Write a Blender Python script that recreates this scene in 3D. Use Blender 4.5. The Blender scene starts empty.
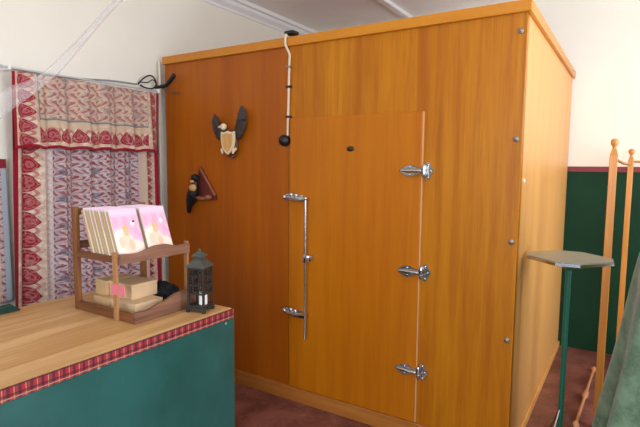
import bpy, bmesh, math, random
from mathutils import Vector, Matrix
random.seed(7)
SC = bpy.context.scene
COL = SC.collection

# ------------------------------------------------------------------ camera, world, lights, exposure
CP = Vector((0.4809, -2.6601, 1.586)); YAW, PITCH, ROLL, FPX = 0.5601, 0.0957, 0.0089, 496.63
_f = Vector((-math.sin(YAW)*math.cos(PITCH), math.cos(YAW)*math.cos(PITCH), -math.sin(PITCH)))
_r = Vector((math.cos(YAW), math.sin(YAW), 0)); _u = _r.cross(_f)
CR = math.cos(ROLL)*_r + math.sin(ROLL)*_u; CU = -math.sin(ROLL)*_r + math.cos(ROLL)*_u
cam = bpy.data.cameras.new('camera'); cam.sensor_width = 36; cam.lens = FPX/640*36
cam.clip_start = 0.05
co = bpy.data.objects.new('camera', cam); COL.objects.link(co)
co.matrix_world = Matrix(((CR.x, CU.x, -_f.x, CP.x), (CR.y, CU.y, -_f.y, CP.y), (CR.z, CU.z, -_f.z, CP.z), (0, 0, 0, 1)))
SC.camera = co

W = bpy.data.worlds.new('sky'); SC.world = W; W.use_nodes = True
W.node_tree.nodes['Background'].inputs[0].default_value = (0.9, 0.95, 1.0, 1)
W.node_tree.nodes['Background'].inputs[1].default_value = 1.5
SC.view_settings.view_transform = 'Standard'; SC.view_settings.look = 'None'
SC.view_settings.gamma = 1; SC.view_settings.exposure = 0.0
SC.view_settings.use_curve_mapping = False

def area(name, loc, target, sx, sy, power, colr):
    l = bpy.data.lights.new(name, 'AREA'); l.shape = 'RECTANGLE'; l.size = sx; l.size_y = sy; l.energy = power; l.color = colr
    o = bpy.data.objects.new(name, l); COL.objects.link(o); o.location = loc
    o.rotation_euler = (Vector(target)-Vector(loc)).to_track_quat('-Z', 'Y').to_euler()
    return o
area('daylight_right_window', (2.72, -0.35, 1.6), (0.0, -0.35, 1.9), 2.7, 2.2, 122, (0.90, 0.965, 1.09))
area('daylight_rear_window', (0.9, -4.72, 1.75), (-0.6, 0, 1.9), 2.5, 1.7, 118, (0.86, 0.98, 1.18))

def px(x, y, d): return CP + d*(_f + (x-320)/FPX*CR - (y-213.5)/FPX*CU)      # a picture point at depth d, as a place in the room

# ------------------------------------------------------------------ node helpers
class NT:
    def __init__(s, name, rough=0.5, spec=0.5, metal=0.0):
        s.m = bpy.data.materials.new(name); s.m.use_nodes = True
        s.t = s.m.node_tree; s.b = s.t.nodes['Principled BSDF']
        s.b.inputs['Roughness'].default_value = rough; s.b.inputs['Metallic'].default_value = metal
        s.b.inputs['Specular IOR Level'].default_value = spec
    def inp(s, sock, v):
        if isinstance(v, bpy.types.NodeSocket): s.t.links.new(v, sock)
        elif isinstance(v, (tuple, list)) and len(v) == 3 and sock.type == 'RGBA': sock.default_value = (*v, 1)
        else: sock.default_value = v
    def __call__(s, op, *a):
        n = s.t.nodes.new('ShaderNodeMath'); n.operation = op
        for i, v in enumerate(a): s.inp(n.inputs[i], v)
        return n.outputs[0]
    def mix(s, fac, a, b, mode='MIX'):
        n = s.t.nodes.new('ShaderNodeMix'); n.data_type = 'RGBA'; n.blend_type = mode
        s.inp(n.inputs[0], fac); s.inp(n.inputs[6], a); s.inp(n.inputs[7], b)
        return n.outputs[2]
    def coord(s, kind='Object'):
        return s.t.nodes.new('ShaderNodeTexCoord').outputs[kind]
    def xyz(s, v):
        n = s.t.nodes.new('ShaderNodeSeparateXYZ'); s.inp(n.inputs[0], v); return n.outputs
    def vec(s, x, y, z):
        n = s.t.nodes.new('ShaderNodeCombineXYZ')
        for i, v in enumerate((x, y, z)): s.inp(n.inputs[i], v)
        return n.outputs[0]
    def scale(s, v, sc):
        n = s.t.nodes.new('ShaderNodeMapping'); s.inp(n.inputs[0], v); n.inputs['Scale'].default_value = sc; return n.outputs[0]
    def noise(s, v, scale, detail=4, rough=.55, dist=0):
        n = s.t.nodes.new('ShaderNodeTexNoise'); s.inp(n.inputs['Vector'], v)
        n.inputs['Scale'].default_value = scale; n.inputs['Detail'].default_value = detail
        n.inputs['Roughness'].default_value = rough; n.inputs['Distortion'].default_value = dist
        return n.outputs[0]
    def voro(s, v, scale):
        n = s.t.nodes.new('ShaderNodeTexVoronoi'); s.inp(n.inputs['Vector'], v); n.inputs['Scale'].default_value = scale
        return n.outputs
    def wave(s, v, scale, dist, kind='BANDS', dirn='X', dscale=1.0):
        n = s.t.nodes.new('ShaderNodeTexWave'); s.inp(n.inputs['Vector'], v); n.wave_type = kind
        if kind == 'BANDS': n.bands_direction = dirn
        n.inputs['Scale'].default_value = scale; n.inputs['Distortion'].default_value = dist; n.inputs['Detail Scale'].default_value = dscale
        return n.outputs['Fac']
    def ramp(s, fac, stops):
        n = s.t.nodes.new('ShaderNodeValToRGB'); s.inp(n.inputs[0], fac)
        e = n.color_ramp.elements
        while len(e) < len(stops): e.new(0.5)
        for i, (p, c) in enumerate(stops): e[i].position = p; e[i].color = (*c, 1)
        return n.outputs[0]
    def step(s, v, lo, hi):          # smooth 0..1
        n = s.t.nodes.new('ShaderNodeMapRange'); n.interpolation_type = 'SMOOTHSTEP'
        s.inp(n.inputs[0], v); n.inputs[1].default_value = lo; n.inputs[2].default_value = hi
        return n.outputs[0]
    def col(s, c): s.inp(s.b.inputs['Base Color'], c); return s
    def bump(s, h, strength=.3, dist=.002):
        n = s.t.nodes.new('ShaderNodeBump'); s.inp(n.inputs['Height'], h)
        n.inputs['Strength'].default_value = strength; n.inputs['Distance'].default_value = dist
        s.t.links.new(n.outputs[0], s.b.inputs['Normal']); return s

def S(r, g, b):                       # sRGB 0-255 to linear
    f = lambda v: (v/255/12.92) if v <= 10.3 else ((v/255+.055)/1.055)**2.4
    return (f(r), f(g), f(b))

def plain(name, c, rough=.5, metal=0, spec=.5, var=.0, scale=6):
    m = NT(name, rough, spec, metal)
    if var:
        n = m.noise(m.coord(), scale)
        m.col(m.mix(m.step(n, .3, .7), tuple(v*(1-var) for v in c), tuple(min(1, v*(1+var)) for v in c)))
    else: m.col(c)
    return m.m

def wood(name, dark, light, grain='Z', rough=.35, freq=14, streak=.0, knot=None, spec=.5):
    m = NT(name, rough, spec)
    v = m.coord()
    sc = {'Z': (1, 1, .05), 'Y': (1, .05, 1), 'X': (.05, 1, 1)}[grain]
    n1 = m.noise(m.scale(v, sc), freq, 5, .6, .4)
    n2 = m.noise(m.scale(v, tuple(a*4 for a in sc)), freq*1.5, 3, .6)
    n3 = m.noise(m.scale(v, tuple(a**.5 for a in sc)), 1.6, 3, .5, .6)
    f = m('ADD', m('MULTIPLY', n1, .55), m('ADD', m('MULTIPLY', n2, .2), m('MULTIPLY', n3, .25)))
    c = m.mix(m.step(f, .36, .64), dark, light)
    if streak:
        st = m.noise(m.scale(v, tuple(a*.5 if a < 1 else a for a in sc)), 9, 3, .55)
        c = m.mix(m('MULTIPLY', m.step(st, .58, .72), streak), c, (dark[0]*.55, dark[1]*.38, dark[2]*.5))
        st2 = m.noise(m.scale(v, tuple(a*.3 if a < 1 else a for a in sc)), 2.6, 1, .5)
        c = m.mix(m('MULTIPLY', m.step(st2, .52, .68), streak*.45), c, (dark[0]*.8, dark[1]*.62, dark[2]*.6))
    if knot:
        d = m.t.nodes.new('ShaderNodeVectorMath'); d.operation = 'DISTANCE'; m.inp(d.inputs[0], v); d.inputs[1].default_value = knot
        c = m.mix(m.step(d.outputs['Value'], .03, .012), c, S(90, 40, 15))
    m.col(c).bump(n1, .08, .001)
    return m.m

# ------------------------------------------------------------------ mesh helpers
def box(bm, x0, x1, y0, y1, z0, z1, bev=0, M=None):
    vs = [bm.verts.new((x, y, z)) for x in (x0, x1) for y in (y0, y1) for z in (z0, z1)]
    q = [(0, 1, 3, 2), (4, 6, 7, 5), (0, 4, 5, 1), (2, 3, 7, 6), (0, 2, 6, 4), (1, 5, 7, 3)]
    fs = [bm.faces.new([vs[i] for i in f]) for f in q]
    if M is not None: bmesh.ops.transform(bm, matrix=M, verts=vs)
    if bev:
        es = {e for f in fs for e in f.edges}
        bmesh.ops.bevel(bm, geom=list(es), offset=bev, segments=2, profile=.5, affect='EDGES')
def prism(bm, poly, axis, a, b):
    """extrude a 2D polygon along axis from a to b; poly coords are the two other axes in xyz order"""
    def P(p, w):
        return {'x': (w, p[0], p[1]), 'y': (p[0], w, p[1]), 'z': (p[0], p[1], w)}[axis]
    A = [bm.verts.new(P(p, a)) for p in poly]; B = [bm.verts.new(P(p, b)) for p in poly]
    bm.faces.new(A); bm.faces.new(B[::-1]); n = len(poly)
    for i in range(n): bm.faces.new((A[i], B[i], B[(i+1) % n], A[(i+1) % n]))
def tube(bm, pts, r, n=10, cap=True):
    pts = [Vector(p) for p in pts]; rs = r if isinstance(r, (list, tuple)) else [r]*len(pts)
    up = Vector((0.31, 0.2, 0.93)); rings = []
    for i, p in enumerate(pts):
        t = (pts[min(i+1, len(pts)-1)] - pts[max(i-1, 0)]).normalized()
        if abs(t.dot(up)) > .97: up = Vector((1, 0.1, 0))
        a = t.cross(up).normalized(); b = t.cross(a).normalized()
        rings.append([bm.verts.new(p + rs[i]*(math.cos(2*math.pi*k/n)*a + math.sin(2*math.pi*k/n)*b)) for k in range(n)])
    for i in range(len(rings)-1):
        for k in range(n):
            bm.faces.new((rings[i][k], rings[i][(k+1) % n], rings[i+1][(k+1) % n], rings[i+1][k]))
    if cap: bm.faces.new(rings[0][::-1]); bm.faces.new(rings[-1])
def lathe(bm, prof, c, axis='z', n=20):
    c = Vector(c); rings = []
    ex = {'z': (Vector((1, 0, 0)), Vector((0, 1, 0)), Vector((0, 0, 1))), 'y': (Vector((1, 0, 0)), Vector((0, 0, 1)), Vector((0, 1, 0))),
          'x': (Vector((0, 1, 0)), Vector((0, 0, 1)), Vector((1, 0, 0)))}[axis]
    for r, h in prof:
        if r < 1e-6: rings.append([bm.verts.new(c + ex[2]*h)])
        else: rings.append([bm.verts.new(c + ex[2]*h + r*(math.cos(2*math.pi*k/n)*ex[0] + math.sin(2*math.pi*k/n)*ex[1])) for k in range(n)])
    for A, B in zip(rings, rings[1:]):
        for k in range(n):
            k2 = (k+1) % n
            if len(A) == 1 and len(B) == 1: continue
            if len(A) == 1: bm.faces.new((A[0], B[k], B[k2]))
            elif len(B) == 1: bm.faces.new((A[k], B[0], A[k2]))
            else: bm.faces.new((A[k], B[k], B[k2], A[k2]))
    if len(rings[0]) > 1: bm.faces.new(rings[0])
    if len(rings[-1]) > 1: bm.faces.new(rings[-1])
def ball(bm, c, rx, ry=None, rz=None, n=14):
    ry = ry or rx; rz = rz or rx
    bmesh.ops.create_uvsphere(bm, u_segments=n, v_segments=n//2+2, radius=1,
                              matrix=Matrix.Translation(c) @ Matrix.Diagonal((rx, ry, rz, 1)))
def smooth_pts(pts, sub=6):
    pts = [Vector(p) for p in pts]; out = []
    for i in range(len(pts)-1):
        p0, p1, p2, p3 = pts[max(i-1, 0)], pts[i], pts[i+1], pts[min(i+2, len(pts)-1)]
        for k in range(sub):
            t = k/sub
            out.append(.5*((2*p1)+(p2-p0)*t+(2*p0-5*p1+4*p2-p3)*t*t+(3*p1-p0-3*p2+p3)*t**3))
    return out + [pts[-1]]

def wloc(o):
    v = Vector((0, 0, 0))
    while o is not None: v += Vector(o.location); o = o.parent
    return v
def obj(name, bm, mat, parent=None, sm=False, base=None, solid=0):
    """link bm (built in world coordinates) as one mesh object; base = origin of the object"""
    org = wloc(parent) if parent is not None else Vector(base or (0, 0, 0))
    if org.length: bmesh.ops.translate(bm, vec=-org, verts=bm.verts)
    bmesh.ops.recalc_face_normals(bm, faces=bm.faces)
    me = bpy.data.meshes.new(name); bm.to_mesh(me); bm.free()
    for mt in (mat if isinstance(mat, (list, tuple)) else [mat]): me.materials.append(mt)
    if sm:
        for p in me.polygons: p.use_smooth = True
        try: me.set_sharp_from_angle(angle=math.radians(40))
        except Exception: pass
    o = bpy.data.objects.new(name, me); COL.objects.link(o)
    if parent is not None: o.parent = parent
    else: o.location = org
    if solid:
        md = o.modifiers.new('thickness', 'SOLIDIFY'); md.thickness = solid; md.offset = 0
    return o
def tag(o, label, cat, group=None):
    o['label'] = label; o['category'] = cat
    if group: o['group'] = group
    return o
def thing(name, label, cat, loc, group=None):
    o = bpy.data.objects.new(name, None); COL.objects.link(o); o.location = loc; o.empty_display_size = .1
    return tag(o, label, cat, group)
def struct(name, bm, mat, sm=False):
    o = obj(name, bm, mat, None, sm); o['kind'] = 'structure'; return o
def copy_tree(o, parent=None):
    c = o.copy(); COL.objects.link(c)
    if parent is not None: c.parent = parent
    for ch in list(o.children): copy_tree(ch, c)
    return c
def B(*a, **k):
    bm = bmesh.new(); box(bm, *a, **k); return bm

# ------------------------------------------------------------------ materials
M_cream = plain('cream_wall_paint', S(240, 233, 216), .7, spec=.2, var=.02, scale=2)
M_green_wall = plain('dark_green_wall_paint', S(8, 54, 30), .6, spec=.25, var=.1, scale=5)
M_ceil = plain('ceiling_board_paint', S(250, 247, 240), .8, spec=.2, var=.03, scale=2)
M_white_trim = plain('white_gloss_paint', S(240, 238, 234), .4)
M_maroon = plain('maroon_stripe_paint', S(128, 38, 42), .5)
m = NT('red_polished_floor', .28, .5)
v = m.coord(); n1 = m.noise(v, 3.5, 6, .65, .3); n2 = m.noise(v, 26, 4, .6)
c = m.mix(m.step(n1, .35, .68), S(100, 54, 46), S(146, 92, 80))
c = m.mix(m('MULTIPLY', m.step(n2, .5, .75), .35), c, S(176, 120, 106))
m.col(c).bump(n2, .1, .002); M_floor = m.m

M_panel = wood('orange_varnished_ply', S(168, 92, 4), S(197, 124, 10), 'Z', .4, 14, .45, spec=.3)
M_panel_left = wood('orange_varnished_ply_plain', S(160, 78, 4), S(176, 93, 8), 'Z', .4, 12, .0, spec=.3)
M_door = wood('door_varnished_ply', S(178, 97, 4), S(192, 111, 8), 'Z', .4, 14, .0, spec=.3)
M_trim = wood('orange_varnished_trim_x', S(194, 116, 14), S(208, 133, 22), 'X', .35, 12)
M_trim_y = wood('orange_varnished_trim_y', S(198, 124, 30), S(212, 142, 40), 'Y', .35, 12)
M_base = wood('worn_base_board', S(160, 92, 32), S(188, 118, 50), 'X', .45, 12, .4)
M_side = wood('window_lit_pale_ply', S(218, 156, 84), S(228, 168, 96), 'Z', .4, 16, .0, spec=.3)  # window light on the side panel put into the ply colour; base trim shares it
M_edge = plain('lit_edge_tone', S(216, 160, 100), .6)
M_steel = plain('chrome', S(205, 205, 205), .22, 1)
M_dull_steel = plain('dull_nickel', S(160, 150, 140), .45, 1)
M_black = plain('black_plastic', S(18, 17, 17), .45)
M_white_pl = plain('white_plastic', S(226, 218, 206), .5)

# ------------------------------------------------------------------ room shell
XL, XR, YB, YF, ZC = -2.66, 2.6, 2.16, -4.6, 3.07
DZ0, DZ1 = 1.556, 1.600
struct('floor', B(XL-.2, XR+.2, YF-.2, YB+.2, -.1, 0), M_floor)
struct('ceiling', B(XL-.2, XR+.2, YF-.2, YB+.2, ZC, ZC+.1), M_ceil)
def wall(name, boxes):
    bm = bmesh.new()
    for (b, mi) in boxes:
        n0 = len(bm.faces); box(bm, *b)
        bm.faces.ensure_lookup_table()
        for f in bm.faces[n0:]: f.material_index = mi
    return struct(name, bm, [M_cream, M_green_wall])
wall('wall_left', [((XL-.2, XL, YF, YB, 0, ZC), 0)])
wall('wall_back', [((XL-.2, XR+.2, YB, YB+.2, DZ0, ZC), 0), ((XL-.2, XR+.2, YB, YB+.2, 0, DZ0), 1)])
wy0, wy1, wz0, wz1 = -1.7, 1.0, .5, 2.75
wall('wall_right', [((XR, XR+.15, YF, wy0, DZ0, ZC), 0), ((XR, XR+.15, YF, wy0, 0, DZ0), 1),
                    ((XR, XR+.15, wy1, YB, DZ0, ZC), 0), ((XR, XR+.15, wy1, YB, 0, DZ0), 1),
                    ((XR, XR+.15, wy0, wy1, wz1, ZC), 0), ((XR, XR+.15, wy0, wy1, 0, wz0), 1)])
fx0, fx1 = -.35, 2.15
wall('wall_front', [((XL-.2, fx0, YF-.15, YF, DZ0, ZC), 0), ((XL-.2, fx0, YF-.15, YF, 0, DZ0), 1),
                    ((fx1, XR+.2, YF-.15, YF, DZ0, ZC), 0), ((fx1, XR+.2, YF-.15, YF, 0, DZ0), 1),
                    ((fx0, fx1, YF-.15, YF, 2.6, ZC), 0), ((fx0, fx1, YF-.15, YF, 0, .9), 1)])
bm = bmesh.new()
for y in (wy0+.03, -.35, wy1-.03): box(bm, XR+.03, XR+.09, y-.03, y+.03, wz0, wz1)
for z in (wz0+.03, wz1-.03): box(bm, XR+.03, XR+.09, wy0, wy1, z-.03, z+.03)
struct('window_1', bm, M_white_trim)
bm = bmesh.new()
for x in (fx0+.03, .9, fx1-.03): box(bm, x-.03, x+.03, YF-.09, YF-.03, .9, 2.6)
for z in (.93, 2.57): box(bm, fx0, fx1, YF-.09, YF-.03, z-.03, z+.03)
struct('window_2', bm, M_white_trim)
# maroon dado stripes
struct('trim_1', B(XL, XR, YB-.012, YB, DZ0, DZ1), M_maroon)
# white cornice on the left wall: stepped profile
struct('trim_2', (lambda bm: (prism(bm, [(XL, 2.955), (XL+.012, 2.955), (XL+.016, 2.975), (XL+.05, 3.005), (XL+.058, 3.03), (XL+.085, 3.036), (XL+.085, ZC), (XL, ZC)], 'y', YF, YB), bm)[1])(bmesh.new()), M_white_trim)
# ceiling batten
struct('trim_3', B(-1.52, -1.455, YF, YB, ZC-.035, ZC, bev=.006), M_white_trim)

# ------------------------------------------------------------------ cold room
WX, DY, ZT, ZH = -2.6036, 2.1245, 2.343, 2.40
cr = thing('cold_room', 'large walk-in cold room of orange varnished plywood with a latched door', 'cold room', (-1.3, 1.06, 0))
SEAM = -1.432
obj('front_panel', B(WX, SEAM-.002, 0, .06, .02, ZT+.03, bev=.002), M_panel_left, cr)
obj('front_panel', B(SEAM+.002, 0, 0, .06, .02, ZT+.03, bev=.002), M_panel, cr)
o = obj('side_panel', B(-.06, 0.0, .061, DY, .02, ZT+.03), M_side, cr); o['label'] = 'side panel with window light painted into its pale colour'
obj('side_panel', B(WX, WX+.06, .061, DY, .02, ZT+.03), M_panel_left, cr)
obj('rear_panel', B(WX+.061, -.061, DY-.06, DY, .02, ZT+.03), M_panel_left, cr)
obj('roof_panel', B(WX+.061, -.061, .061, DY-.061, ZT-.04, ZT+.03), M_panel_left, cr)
obj('top_trim', B(WX-.004, .022, -.022, -.0005, ZT, ZH, bev=.004), M_trim, cr)
obj('top_trim', B(.0005, .022, 0.0, DY+.012, ZT, ZH, bev=.004), M_trim_y, cr)
obj('base_trim', B(WX, .012, -.022, -.0005, 0, .097, bev=.004), M_base, cr)
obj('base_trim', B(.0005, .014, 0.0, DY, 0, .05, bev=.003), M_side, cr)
obj('corner_bead', B(-.005, .003, -.003, -.0003, .098, ZT-.001, bev=.001), M_panel, cr)

# door slab with its fittings
DL, DR, DB, DT = -1.4068, -.5168, .1005, 1.8893
door = obj('door', B(DL, DR, -.020, -.0005, DB, DT, bev=.003), M_door, cr)
bm = bmesh.new(); box(bm, DR, DR+.007, -.012, -.0005, DB, DT)
o = obj('door_lit_edge', bm, M_edge, door); o['label'] = 'pale strip standing for light on the hinge edge'  # added strip, its pale colour paints the light caught by the door edge
def hinge(z):
    bm = bmesh.new()
    prism(bm, [(-.640, z-.006), (-.632, z-.013), (-.592, z-.034), (-.568, z-.034), (-.54, z-.017), (-.505, z-.017), (-.505, z+.017), (-.54, z+.017), (-.568, z+.034), (-.592, z+.034), (-.632, z+.013), (-.640, z+.006)], 'y', -.031, -.0205)
    bmesh.ops.bevel(bm, geom=list(bm.edges), offset=.003, segments=1, affect='EDGES')
    for a, b in ((-.61, 0), (-.578, .020), (-.578, -.020)): ball(bm, (a, -.031, z+b), .007, .006, .007, 10)
    tube(bm, [(-.634, -.033, z), (-.59, -.041, z), (-.54, -.046, z), (-.505, -.040, z)], [.004, .011, .012, .011], 10)
    lathe(bm, [(0, -.037), (.008, -.036), (.012, -.030), (.012, -.012), (.010, -.010), (.010, .010), (.012, .012), (.012, .030), (.008, .036), (0, .037)], (-.493, -.034, z), 'z', 16)
    prism(bm, [(-.487, z-.048), (-.470, z-.048), (-.458, z-.02), (-.448, z-.010), (-.448, z+.010), (-.458, z+.02), (-.470, z+.048), (-.487, z+.048)], 'y', -.016, -.001)
    for a, b in ((-.476, .035), (-.476, -.035), (-.462, 0)): ball(bm, (a, -.016, z+b), .0065, .006, .0065, 10)
    h = obj('hinge', bm, M_steel, door, True); h['label'] = 'chrome strap hinge'
for z in (1.563, .992, .412): hinge(z)
bm = bmesh.new(); lathe(bm, [(.0, -.027), (.018, -.0265), (.023, -.024), (.026, -.0205)], (0, 0, 0), 'y', 24)
bmesh.ops.transform(bm, matrix=Matrix.Translation((-.963, 0, 1.689)) @ Matrix.Diagonal((1, 1, .62, 1)), verts=bm.verts)
b1 = obj('badge', bm, plain('badge_dark', S(70, 56, 40), .3, .7), door, True); b1['label'] = 'small oval metal badge'
# latch rod
hx = -1.250
bm = bmesh.new()
tube(bm, [(hx, -.072, .475), (hx, -.072, 1.380)], .0085, 12)
ball(bm, (hx, -.072, 1.382), .0125)
box(bm, hx-.013, hx+.013, -.086, -.058, .975, 1.025, bev=.003)
box(bm, hx-.004, hx+.034, -.062, -.0205, .982, 1.018, bev=.003)
o = obj('latch_rod', bm, M_steel, door, True); o['label'] = 'long vertical chrome latch rod'
def latch(z):
    bm = bmesh.new()
    box(bm, -1.385, -1.300, -.032, -.0205, z-.024, z+.022, bev=.004)       # plate on the door
    box(bm, -1.345, hx+.002, -.080, -.032, z-.014, z+.010, bev=.005)       # arm to the rod
    box(bm, -1.447, -1.410, -.028, -.001, z-.02, z+.024, bev=.005)         # keeper on the panel
    tube(bm, [(-1.440, -.034, z+.004), (-1.36, -.050, z-.002), (-1.30, -.066, z-.004)], [.012, .018, .012], 12)
    ball(bm, (-1.436, -.036, z+.004), .018); ball(bm, (-1.375, -.050, z+.022), .016); ball(bm, (-1.335, -.056, z+.020), .014)
    o = obj('latch', bm, M_steel, door, True); o['label'] = 'chrome latch with keeper'
latch(1.378); latch(.620)
# dome bolts up the right-hand edge
for z in (2.256, 1.729, 1.206, .688):
    bm = bmesh.new(); lathe(bm, [(.014, -.0062), (.014, -.008), (.010, -.011), (.008, -.011), (.007, -.016), (.004, -.018), (0, -.0185)], (-.026, 0, z), 'y', 16)
    obj('bolt', bm, M_dull_steel, cr, True)
bm = bmesh.new(); lathe(bm, [(.014, .0005), (.013, .004), (.008, .006), (0, .007)], (0, .115, 1.516), 'x', 14)
obj('bolt_cap', bm, M_white_pl, cr, True)

# pale conduit hanging over the seam with a black bulb switch
cd = thing('conduit', 'cream conduit running down the cold room front to a round black switch', 'conduit', (-1.44, -.04, 1.72))
bm = bmesh.new(); tube(bm, smooth_pts([(-1.432, -.03, 2.415), (-1.436, -.034, 2.40), (-1.436, -.034, 2.35), (-1.415, -.018, 2.29), (-1.422, -.011, 2.24), (-1.428, -.011, 2.0), (-1.434, -.011, 1.78)], 6), .0082, 10)
obj('pipe', bm, plain('cream_pipe', S(218, 196, 168), .5), cd, True)
bm = bmesh.new(); box(bm, -1.452, -1.380, -.03, .04, 2.416, 2.438, bev=.007); o = obj('end_box', bm, M_black, cd, True)
for z in (2.215, 2.09, 1.9):
    bm = bmesh.new(); box(bm, -1.444, -1.408, -.023, -.0005, z-.007, z+.007, bev=.002); obj('clip', bm, M_black if z < 2.2 else M_dull_steel, cd)
bm = bmesh.new(); lathe(bm, [(.036, -.001), (.038, -.02), (.034, -.04), (.02, -.054), (0, -.058)], (-1.452, 0, 1.748), 'y', 20)
obj('switch', bm, M_black, cd, True)

# ------------------------------------------------------------------ winged bird ornament
EX = -1.908
eg = thing('bird_ornament', 'carved wooden bird with raised dark wings and a pale shield, on the cold room front', 'wall ornament', (EX, 0, 1.66))
M_wing = wood('dark_feather_wood', S(40, 30, 26), S(72, 56, 46), 'Z', .6, 30)
M_brown = wood('brown_carved_wood', S(70, 30, 16), S(110, 52, 26), 'Z', .5, 20)
M_pale = wood('pale_carved_wood', S(206, 150, 84), S(232, 186, 120), 'Z', .5, 20)
M_rim = plain('cream_rim', S(228, 208, 168), .6)
def wing(s):
    bm = bmesh.new(); n = 9
    root = Vector((EX+s*.045, -.028, 1.775))
    if s > 0: tips = [(.105, 1.985), (.125, 1.985), (.143, 1.968), (.152, 1.94), (.156, 1.91), (.152, 1.88), (.142, 1.85), (.128, 1.825), (.11, 1.80)]
    else: tips = [(-.118, 1.925), (-.140, 1.945), (-.155, 1.928), (-.160, 1.90), (-.160, 1.87), (-.152, 1.845), (-.140, 1.822), (-.126, 1.802), (-.11, 1.786)]
    for k, (a, z) in enumerate(tips):
        t = k/(n-1)
        base = root + Vector((s*.035*t*.6, .006*t, -.03*t+.03)); tip = Vector((EX+a, -.040-.004*(k % 2), z))
        mid = (base+tip)/2 + Vector((s*.016*(1-t), -.014, -.004))
        tube(bm, smooth_pts([base, mid, tip], 4), [.014, .0165, .018, .0185, .018, .017, .014, .010, .004], 8)
    return obj('wing', bm, M_wing, eg, True)
wing(1); wing(-1)
bm = bmesh.new()
tube(bm, smooth_pts([(EX, -.02, 1.64), (EX, -.026, 1.68), (EX, -.03, 1.76), (EX, -.026, 1.81), (EX, -.024, 1.835)], 5),
     [.018+.0*i for i in range(3)]+[.03, .045, .055, .06, .062, .063, .062, .06, .056, .052, .047, .042, .036, .03, .026, .022, .02, .018, .016][:18], 14)
for v in bm.verts: v.co.y = -.003 + (v.co.y-.03)*.45 + .0
for v in bm.verts: v.co.y = min(v.co.y, -.0005)
obj('body', bm, M_brown, eg, True)
bm = bmesh.new(); ball(bm, (-1.962, -.045, 1.852), .026, .022, .024); tube(bm, [(-1.975, -.05, 1.853), (-1.997, -.055, 1.848), (-2.008, -.056, 1.836)], [.012, .009, .002], 8)
o = obj('head', bm, M_rim, eg, True); o['label'] = 'pale beaked head'
shield = [(-.052, .062), (-.03, .056), (0, .066), (.03, .056), (.052, .062), (.054, .01), (.044, -.035), (.022, -.066), (0, -.082), (-.022, -.066), (-.044, -.035), (-.054, .01)]
bm = bmesh.new(); prism(bm, [(EX+.006+a*1.15, 1.748+b*1.1) for a, b in shield], 'y', -.072, -.058); o = obj('shield_rim', bm, M_rim, eg); 
bm = bmesh.new(); prism(bm, [(EX+.006+a*.9, 1.748+b*.88) for a, b in shield], 'y', -.078, -.0722); obj('shield', bm, M_pale, eg)
for s in (-1, 1):
    bm = bmesh.new(); tube(bm, [(EX+s*.043, -.03, 1.70), (EX+s*.056, -.06, 1.69), (EX+s*.047, -.066, 1.664)], [.014, .013, .006], 8)
    obj('claw', bm, M_rim, eg, True)
bm = bmesh.new()
for k in range(-2, 3): tube(bm, [(EX+k*.008, -.02, 1.69), (EX+k*.016, -.026, 1.63+abs(k)*.008)], [.014, .008], 8)
obj('tail', bm, M_brown, eg, True)

# ------------------------------------------------------------------ triangular plaque with dark bird
pq = thing('wooden_plaque', 'triangular reddish wooden plaque with a small black pale-breasted bird, on the cold room', 'wall ornament', (-2.188, 0, 1.24))
M_red_wood = wood('reddish_plaque_wood', S(76, 28, 18), S(120, 52, 34), 'Z', .5, 20)
M_bark = wood('plaque_edge', S(130, 66, 44), S(176, 112, 84), 'Z', .6, 25)
bm = bmesh.new(); prism(bm, [(-2.231, 1.575), (-2.220, 1.57), (-2.073, 1.37), (-2.068, 1.335), (-2.128, 1.325), (-2.188, 1.335), (-2.248, 1.36), (-2.263, 1.42)], 'y', -.018, -.0005)
obj('board', bm, M_red_wood, pq)
bm = bmesh.new(); prism(bm, [(-2.231, 1.578), (-2.218, 1.572), (-2.067, 1.37), (-2.082, 1.364), (-2.228, 1.556)], 'y', -.022, -.0182); obj('bark_edge', bm, M_bark, pq)
bm = bmesh.new()
tube(bm, smooth_pts([(-2.328, -.035, 1.225), (-2.313, -.04, 1.29), (-2.278, -.045, 1.36), (-2.256, -.045, 1.42), (-2.250, -.045, 1.47)], 5),
     [.010, .014, .018, .02, .022, .026, .031, .036, .039, .041, .042, .041, .040, .039, .037, .033, .028, .026, .024, .022, .018], 12)
ball(bm, (-2.246, -.05, 1.49), .031, .028, .029)
tube(bm, [(-2.238, -.06, 1.492), (-2.210, -.068, 1.484), (-2.193, -.066, 1.474)], [.012, .009, .002], 8)
obj('bird', bm, M_black, pq, True)
bm = bmesh.new(); ball(bm, (-2.245, -.073, 1.418), .034, .018, .026); ball(bm, (-2.250, -.074, 1.464), .018, .01, .010); o = obj('breast', bm, M_pale, pq, True); o['label'] = 'pale breast and collar'
bm = bmesh.new(); tube(bm, [(-2.278, -.03, 1.345), (-2.188, -.034, 1.338), (-2.118, -.03, 1.345)], [.011, .014, .01], 8); ball(bm, (-2.133, -.03, 1.352), .032, .02, .017); obj('perch', bm, M_bark, pq, True)

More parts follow.
